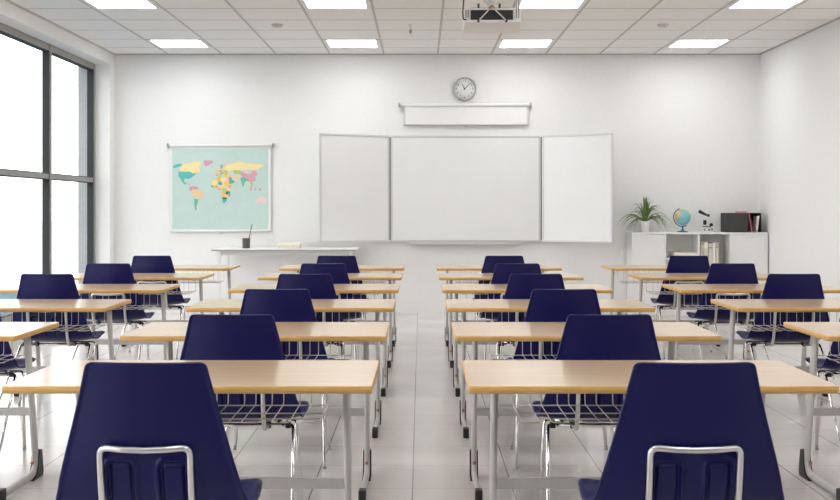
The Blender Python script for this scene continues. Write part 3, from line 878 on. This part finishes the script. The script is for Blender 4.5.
# globe
YG = 13.75
gx, _, gz = at(682.7, 217.2, YG)
RG = 0.098
gb = thing('globe', 'small teal desk globe on a blue stand on the cabinet', 'globe', (gx, YG, CZ))
gzl = gz - CZ
gm = mat('globe_paint', (120, 196, 204), 0.35)
p = gm.node_tree.nodes['Principled BSDF']
tcx = nd(gm, 'ShaderNodeTexCoord'); n1 = nd(gm, 'ShaderNodeTexNoise'); n1.inputs['Scale'].default_value = 9.0; n1.inputs['Detail'].default_value = 4
lk(gm, tcx.outputs['Object'], n1.inputs['Vector'])
n2 = nd(gm, 'ShaderNodeTexNoise'); n2.inputs['Scale'].default_value = 14.0
mpn = nd(gm, 'ShaderNodeMapping'); mpn.inputs['Location'].default_value = (3, 5, 1)
lk(gm, tcx.outputs['Object'], mpn.inputs[0]); lk(gm, mpn.outputs[0], n2.inputs['Vector'])
rl = nd(gm, 'ShaderNodeValToRGB'); rl.color_ramp.interpolation = 'CONSTANT'
rl.color_ramp.elements[0].color = srgb(236, 190, 160); rl.color_ramp.elements[1].position = 0.5; rl.color_ramp.elements[1].color = srgb(228, 190, 110)
e_ = rl.color_ramp.elements.new(0.58); e_.color = srgb(150, 190, 130)
lk(gm, n2.outputs['Fac'], rl.inputs[0])
mk = math_node(gm, 'GREATER_THAN', n1.outputs['Fac'], 0.525)
mxg = nd(gm, 'ShaderNodeMix', data_type='RGBA'); lk(gm, mk, mxg.inputs['Factor']); mxg.inputs['A'].default_value = srgb(126, 192, 198)
lk(gm, rl.outputs[0], mxg.inputs['B']); lk(gm, mxg.outputs['Result'], p.inputs['Base Color'])
MB().lathe([(RG * sin(pi * k / 20), -RG * cos(pi * k / 20)) for k in range(21)], (0, 0, gzl), 36).build('globe_ball', gm, gb)
tilt = math.radians(-23.5)
def arc(a):
    r = RG + 0.014
    return (r * cos(a), 0, gzl + r * sin(a))
MB().tube([arc(math.radians(d)) for d in range(112, 292, 9)] + [arc(math.radians(292))], 0.0062, 8).build('meridian_arm', M['blue'], gb)
pins = MB()
for a in (112, 292):
    q = arc(math.radians(a)); c_ = Vector((0, 0, gzl)); d_ = (c_ - Vector(q)).normalized()
    pins.tube([q, tuple(Vector(q) + d_ * 0.016)], 0.004, 8)
pins.build('axis_pin', M['blue'], gb)
MB().lathe([(0.066, 0), (0.067, 0.006), (0.05, 0.012), (0.018, 0.02), (0.010, 0.04), (0.009, gzl - RG - 0.009)], n=24).build('stand_base', M['blue'], gb)

# microscope
YMi = 13.75
mxp = at(706.6, 0, YMi)[0]
mi = thing('microscope', 'small black and white microscope on the cabinet beside the globe', 'microscope', (mxp, YMi, CZ))
k = YMi / F
MB().box(-0.055, 0.062, -0.06, 0.06, 0, 0.022).build('foot', M['white'], mi, bevel=0.006)
MB().tube(fillet([(0.045, 0.02, 0.02), (0.058, 0.02, 0.10), (0.03, 0.02, 0.20), (-0.01, 0.0, 0.205)], 0.04, 6), 0.013, 10).build('arm', M['whitemetal'], mi)
MB().box(-0.045, 0.04, -0.04, 0.04, 0.062, 0.072).build('stage', M['black'], mi, bevel=0.002)
for x, z in ((-0.04, 0.03), (0.012, 0.03), (0.05, 0.034)):
    MB().lathe([(0.009, -0.06), (0.009, -0.072)], (x, 0, z), 12, 'y').build('control_knob', M['darkgrey'], mi)
MB().tube([(-0.022, 0, 0.09), (-0.022, 0, 0.098), (-0.022, 0, 0.14), (-0.022, 0, 0.148)], 0.021, 14, radii=[0.8, 1, 1, 0.8]).build('objective_turret', M['black'], mi)
MB().tube([(-0.02, 0, 0.148), (-0.02, 0, 0.165)], 0.024, 14).build('white_collar', M['white'], mi)
MB().tube([(0.03, 0, 0.195), (-0.045, 0, 0.232), (-0.095, 0, 0.258)], 0.020, 14, radii=[0.55, 0.9, 1.0]).build('eyepiece_tube', M['black'], mi)
MB().tube([(0.005, 0, 0.205), (0.035, 0, 0.208)], 0.015, 12).build('head', M['black'], mi)
MB().lathe([(0.018, -0.03), (0.02, -0.026), (0.02, -0.008), (0.016, -0.004)], (0.052, 0.0, 0.09), 16, 'y').build('focus_knob', M['black'], mi)

# black file organiser with folders
YO0, YO1 = 13.63, 13.93
ox0, ox1 = at(727.3, 0, YO0)[0], at(761.2, 0, YO0)[0]
oz1 = at(0, 213.0, YO0)[2]
xm = at(748.0, 0, YO0)[0]
of = thing('file_organizer', 'black desktop file box with open slots at the end of the cabinet', 'file box', ((ox0 + ox1) / 2, (YO0 + YO1) / 2, CZ))
ox, oy, oz = of.location[0], of.location[1], 0
t2 = 0.006
b = SMB()
b.box(ox0, ox1, YO0, YO1, CZ, CZ + t2); b.box(ox0, ox1, YO1 - t2, YO1, CZ + t2, oz1)
b.box(ox0, ox0 + t2, YO0, YO1 - t2, CZ + t2, oz1); b.box(ox1 - t2, ox1, YO0, YO1 - t2, CZ + t2, oz1)
b.box(xm - t2 / 2, xm + t2 / 2, YO0, YO1 - t2, CZ + t2, oz1)
b.v = [(x, y, z - CZ) for x, y, z in b.v]
b.build('box_shell', M['black'], of)
b = SMB().box(ox0, xm - t2 / 2, YO0 - 0.002, YO0 + 0.004, CZ + 0.012, oz1)
b.v = [(x, y, z - CZ) for x, y, z in b.v]; b.build('front_panel', M['darkgrey'], of)
b = SMB().box(ox0 + t2, ox1 - t2, YO0 + 0.06, YO1 - t2, oz1 - 0.004, oz1)
b.v = [(x, y, z - CZ) for x, y, z in b.v]; b.build('lid', M['black'], of)
def folder(name, lab, xt, xb_, z0, z1, y0, y1, th, m_):
    q = thing(name, lab, 'folder', (xb_, (y0 + y1) / 2, z0), group='folders in the black file box')
    hy = (y1 - y0) / 2
    d = xt - xb_
    mid = d * 0.35
    for nm, dx in (('front_cover', 0.0), ('back_cover', th)):
        mb = MB(); prev = None
        for f_, xx in ((0, 0), (0.4, mid), (1, d)):
            z = (z1 - z0) * f_
            bq = mb.add([(xx + dx, -hy, z), (xx + dx + 0.0022, -hy, z), (xx + dx + 0.0022, hy, z), (xx + dx, hy, z)])
            if prev is not None:
                for i in range(4):
                    j = (i + 1) % 4; mb.face((prev + i, prev + j, bq + j, bq + i))
            else:
                mb.face((bq, bq + 1, bq + 2, bq + 3))
            prev = bq
        mb.face((prev + 3, prev + 2, prev + 1, prev))
        mb.build(nm, m_, q)
    mb = MB().hexa([(0.002, -hy + 0.004, 0.003), (th, -hy + 0.004, 0.003), (th, hy - 0.01, 0.003), (0.002, hy - 0.01, 0.003),
                    (d + 0.002, -hy + 0.004, z1 - z0 - 0.004), (d + th, -hy + 0.004, z1 - z0 - 0.004), (d + th, hy - 0.01, z1 - z0 - 0.004), (d + 0.002, hy - 0.01, z1 - z0 - 0.004)])
    mb.build('sheets', M['pink'] if m_ is M['pink'] else M['paper'], q)
    return q
folder('folder', 'pink folder slumped sideways in the black file box', at(748.6, 0, YO0)[0] + 0.004, at(751.8, 0, YO0)[0], CZ + t2 + 0.0005, oz1 - 0.008, YO0 + 0.002, YO0 + 0.22, 0.006, M['pink'])
folder('folder', 'white folder standing at the outer end of the black file box', at(758.6, 0, YO0)[0] + 0.004, at(757.4, 0, YO0)[0], CZ + t2 + 0.0005, oz1 - 0.036, YO0 + 0.002, YO0 + 0.22, 0.004, M['paper'])
q = thing('folder', 'pink folder lying flat on top of the black file box', 'folder', ((at(741.2, 0, YO0)[0] + at(748.2, 0, YO0)[0]) / 2, 13.79, oz1), group='folders in the black file box')
hw_ = (at(748.2, 0, YO0)[0] - at(741.2, 0, YO0)[0]) / 2
MB().box(-hw_, hw_, -0.1, 0.1, 0.0003, 0.003).box(-hw_, hw_, -0.1, 0.1, 0.018, 0.021).box(-hw_, -hw_ + 0.003, -0.1, 0.1, 0.003, 0.018).build('cover', M['pink'], q)
MB().box(-hw_ + 0.004, hw_ - 0.004, -0.096, 0.096, 0.003, 0.018).build('sheets', M['pink'], q)

# ------------------------------------------------------------------ ceiling lights
first = None
COLN = {-5: 'nearest the windows', -2: 'second from the windows', 1: 'third from the windows', 4: 'nearest the plain wall'}
ROWN = ['in the row above the whiteboard', 'in the second row from the whiteboard', 'in the third row from the whiteboard',
        'in the fourth row from the whiteboard', 'in the fifth row from the whiteboard', 'in the last row from the whiteboard']
for j in range(6):
    yc = Y0 - TY / 2 - 4 * TY * j
    for kx in (-5, -2, 1, 4):
        xc = X0 + TX * (kx + 0.5)
        lab = 'square ceiling light panel %s, %s' % (ROWN[j], COLN[kx])
        if first is None:
            first = L_ = thing('ceiling_light', lab, 'ceiling light', group='square ceiling light panels')
            a_, b_ = TX / 2 - 0.014, TY / 2 - 0.009
            f_ = MB(); w_ = 0.034
            f_.box(-a_, a_, -b_, -b_ + w_, -0.006, 0); f_.box(-a_, a_, b_ - w_, b_, -0.006, 0)
            f_.box(-a_, -a_ + w_ * 1.3, -b_ + w_, b_ - w_, -0.006, 0); f_.box(a_ - w_ * 1.3, a_, -b_ + w_, b_ - w_, -0.006, 0)
            f_.build('frame', M['whitemetal'], L_)
            MB().box(-a_ + w_ * 1.3, a_ - w_ * 1.3, -b_ + w_, b_ - w_, -0.004, -0.0005).build('diffuser', M['lamp'], L_)
        else:
            L_ = copy_tree(first); L_['label'] = lab
        L_.location = (xc, yc, ZC - 0.0005)

# smoke detectors and sprinkler
def detector(lab, px, py, copy=None):
    Y = 11.72
    loc = ((px - 420.5) * Y / F, Y, ZC)
    q = thing('smoke_detector', lab, 'smoke detector', loc, group='round smoke detectors on the ceiling')
    MB().lathe([(0.058, -0.0003), (0.060, -0.004), (0.058, -0.018)], n=28).build('base_plate', M['lightgrey'], q)
    MB().lathe([(0.05, -0.018), (0.05, -0.024), (0.044, -0.036), (0.02, -0.044), (0.001, -0.045)], n=28).build('sensor_head', M['whitemetal'], q)
    MB().box(-0.02, 0.02, -0.052, -0.048, -0.03, -0.024).build('slot', M['midgrey'], q)
detector('round white smoke detector on the ceiling, window side', 277.2, 26)
detector('round white smoke detector on the ceiling, bookcase side', 662.8, 26)
sp_ = thing('sprinkler', 'small hanging sprinkler head on the ceiling above the board', 'sprinkler', ((410.6 - 420.5) * 11.75 / F, 11.75, ZC))
MB().lathe([(0.028, -0.0003), (0.028, -0.006), (0.012, -0.012), (0.010, -0.05)], n=18).build('stem', M['whitemetal'], sp_)
MB().lathe([(0.012, -0.05), (0.014, -0.07), (0.012, -0.088)], n=14).build('bulb', M['olive'], sp_)
MB().lathe([(0.02, -0.088), (0.02, -0.092)], n=14).build('deflector', M['beige'], sp_)

# ------------------------------------------------------------------ projector hung from the ceiling
YP0, YP1 = 8.82, 9.36
zp = at(0, 22.5, YP0)[2]
ppx0, ppx1 = at(464.5, 0, YP0)[0], at(521, 0, YP0)[0]
pc = (ppx0 + ppx1) / 2
pj = thing('projector', 'grey projector hanging under the ceiling on a braced bracket', 'projector', (pc, (YP0 + YP1) / 2, zp))
ox, oy, oz = pj.location
def pp(px, py, dy=0.0):
    return at(px, py, YP0 + dy)
zz = at(0, 8.0, YP0)[2]
f0, f1 = at(462.6, 0, YP1)[0], at(520.2, 0, YP1)[0]
SMB().hexa([(ppx0, YP0, zp), (ppx1, YP0, zp), (f1, YP1, zp), (f0, YP1, zp), (ppx0, YP0, zz), (ppx1, YP0, zz), (f1, YP1, zz), (f0, YP1, zz)]).build('projector_body', M['projgrey'], pj, bevel=0.008)
va, vb = pp(470.5, 10.2), pp(513, 19.8)
SMB().box(va[0], vb[0], YP0 - 0.012, YP0 + 0.002, vb[2], va[2]).build('vent_grille', M['vent'], pj, bevel=0.003)
sk = SMB()
for px in (466, 468.3):
    a_ = pp(px, 14)
    sk.box(a_[0] - 0.006, a_[0] + 0.006, YP0 - 0.006, YP0 + 0.002, a_[2] - 0.03, a_[2] + 0.03)
sk.build('socket_panel', M['midgrey'], pj)
SMB().box(pc - 0.17, pc + 0.17, YP0 + 0.08, YP1 - 0.1, zz, zz + 0.02).build('mount_plate', M['lightgrey'], pj, bevel=0.004)
SMB().tube([(pc, YP0 + 0.24, zz + 0.02), (pc, YP0 + 0.24, ZC - 0.012)], 0.028, 16).build('drop_pole', M['whitemetal'], pj)
SMB().lathe([(0.09, 0), (0.09, -0.012), (0.03, -0.014)], (pc, YP0 + 0.24, ZC - 0.0005), 24).build('ceiling_flange', M['whitemetal'], pj)
for px in (478.8, 500):
    a_ = pp(px, 6.2)
    SMB().box(a_[0] - 0.007, a_[0] + 0.007, YP0 + 0.02, YP0 + 0.08, zz - 0.001, zz + 0.04).build('mount_tab', M['darkgrey'], pj)
for px, sx in ((478.5, 0), (506.5, 0)):
    q0, q1 = pp(491.8, 6.5, -0.03), pp(px, 20.8, -0.03)
    SMB().tube([q0, q1], 0.006, 8).build('brace', M['satin'], pj)
    SMB().lathe([(0.009, -0.012), (0.009, 0.03)], (q1[0], YP0 - 0.03, q1[2]), 10, 'y').build('brace_bolt', M['darkgrey'], pj)
q0 = pp(491.8, 6.5, -0.03)
lp = []
for k in range(17):
    a = math.radians(-150 + 300 * k / 16 + 90 + 180 + 0)
    lp.append(pp(491.8 + 7.5 * sin(math.radians(-150 + 300 * k / 16)), -1.6 - 7.0 * cos(math.radians(-150 + 300 * k / 16)), -0.03))
SMB().tube(lp, 0.006, 8).build('cable_loop', M['lightgrey'], pj)
SMB().lathe([(0.011, -0.03), (0.011, 0.012)], (q0[0], YP0 - 0.02, q0[2]), 12, 'y').build('brace_hub', M['orange'], pj)
SMB().box(q0[0] - 0.02, q0[0] + 0.02, YP0 - 0.032, YP0 + 0.12, zz + 0.0005, zz + 0.006).build('hub_bracket', M['darkgrey'], pj)
cab = [pp(466, 19.5, -0.01), pp(463.2, 19.5, -0.03), pp(462.8, 12, -0.03), pp(464, -4, 0.0), (pc - 0.1, YP0 + 0.2, ZC - 0.03), (pc - 0.03, YP0 + 0.24, ZC - 0.01)]
SMB().tube(fillet(cab, 0.03, 5), 0.0055, 8).build('power_cable', M['vent'], pj)
for px in (516.5, 518.8):
    a_ = pp(px, 18, -0.02); b_ = pp(px, -6, -0.02)
    SMB().tube([a_, b_, (b_[0] - 0.05, YP0 + 0.2, ZC - 0.005)], 0.004, 8).build('signal_cable', M['midgrey'], pj)

# ------------------------------------------------------------------ light
wd = bpy.data.worlds.new('overcast_sky'); SC.world = wd; wd.use_nodes = True
bg = wd.node_tree.nodes['Background']
bg.inputs['Color'].default_value = (0.975, 0.988, 1.0, 1); bg.inputs['Strength'].default_value = 3.5
# daylight portals in the window opening (sampling guides, they give no light of their own)
for k in range(5):
    l = bpy.data.lights.new('window_portal', 'AREA'); l.shape = 'RECTANGLE'
    l.size = (WY1 - WY0) / 5; l.size_y = WZ1 - WZ0
    l.cycles.is_portal = True
    o = bpy.data.objects.new('window_portal', l); COL.objects.link(o)
    o.location = (XW - 0.06, WY0 + (k + 0.5) * (WY1 - WY0) / 5, (WZ0 + WZ1) / 2)
    o.rotation_euler = Vector((1, 0, 0)).to_track_quat('-Z', 'Z').to_euler()

# ------------------------------------------------------------------ camera and view
cam = bpy.data.cameras.new('camera'); co = bpy.data.objects.new('camera', cam); COL.objects.link(co)
co.location = (0, 0, HC); co.rotation_euler = (pi / 2, 0, 0)
cam.sensor_width = 36; cam.sensor_fit = 'HORIZONTAL'; cam.lens = F / 840 * 36
cam.shift_x = -0.5 / 840; cam.shift_y = -42.0 / 840
cam.clip_start = 0.05; cam.clip_end = 1500
SC.camera = co
vs = SC.view_settings
vs.view_transform = 'Standard'; vs.look = 'None'; vs.gamma = 1.0; vs.exposure = 0.0; vs.use_curve_mapping = False
SC.cycles.max_bounces = 10; SC.cycles.diffuse_bounces = 6; SC.cycles.glossy_bounces = 4
SC.cycles.use_denoising = True
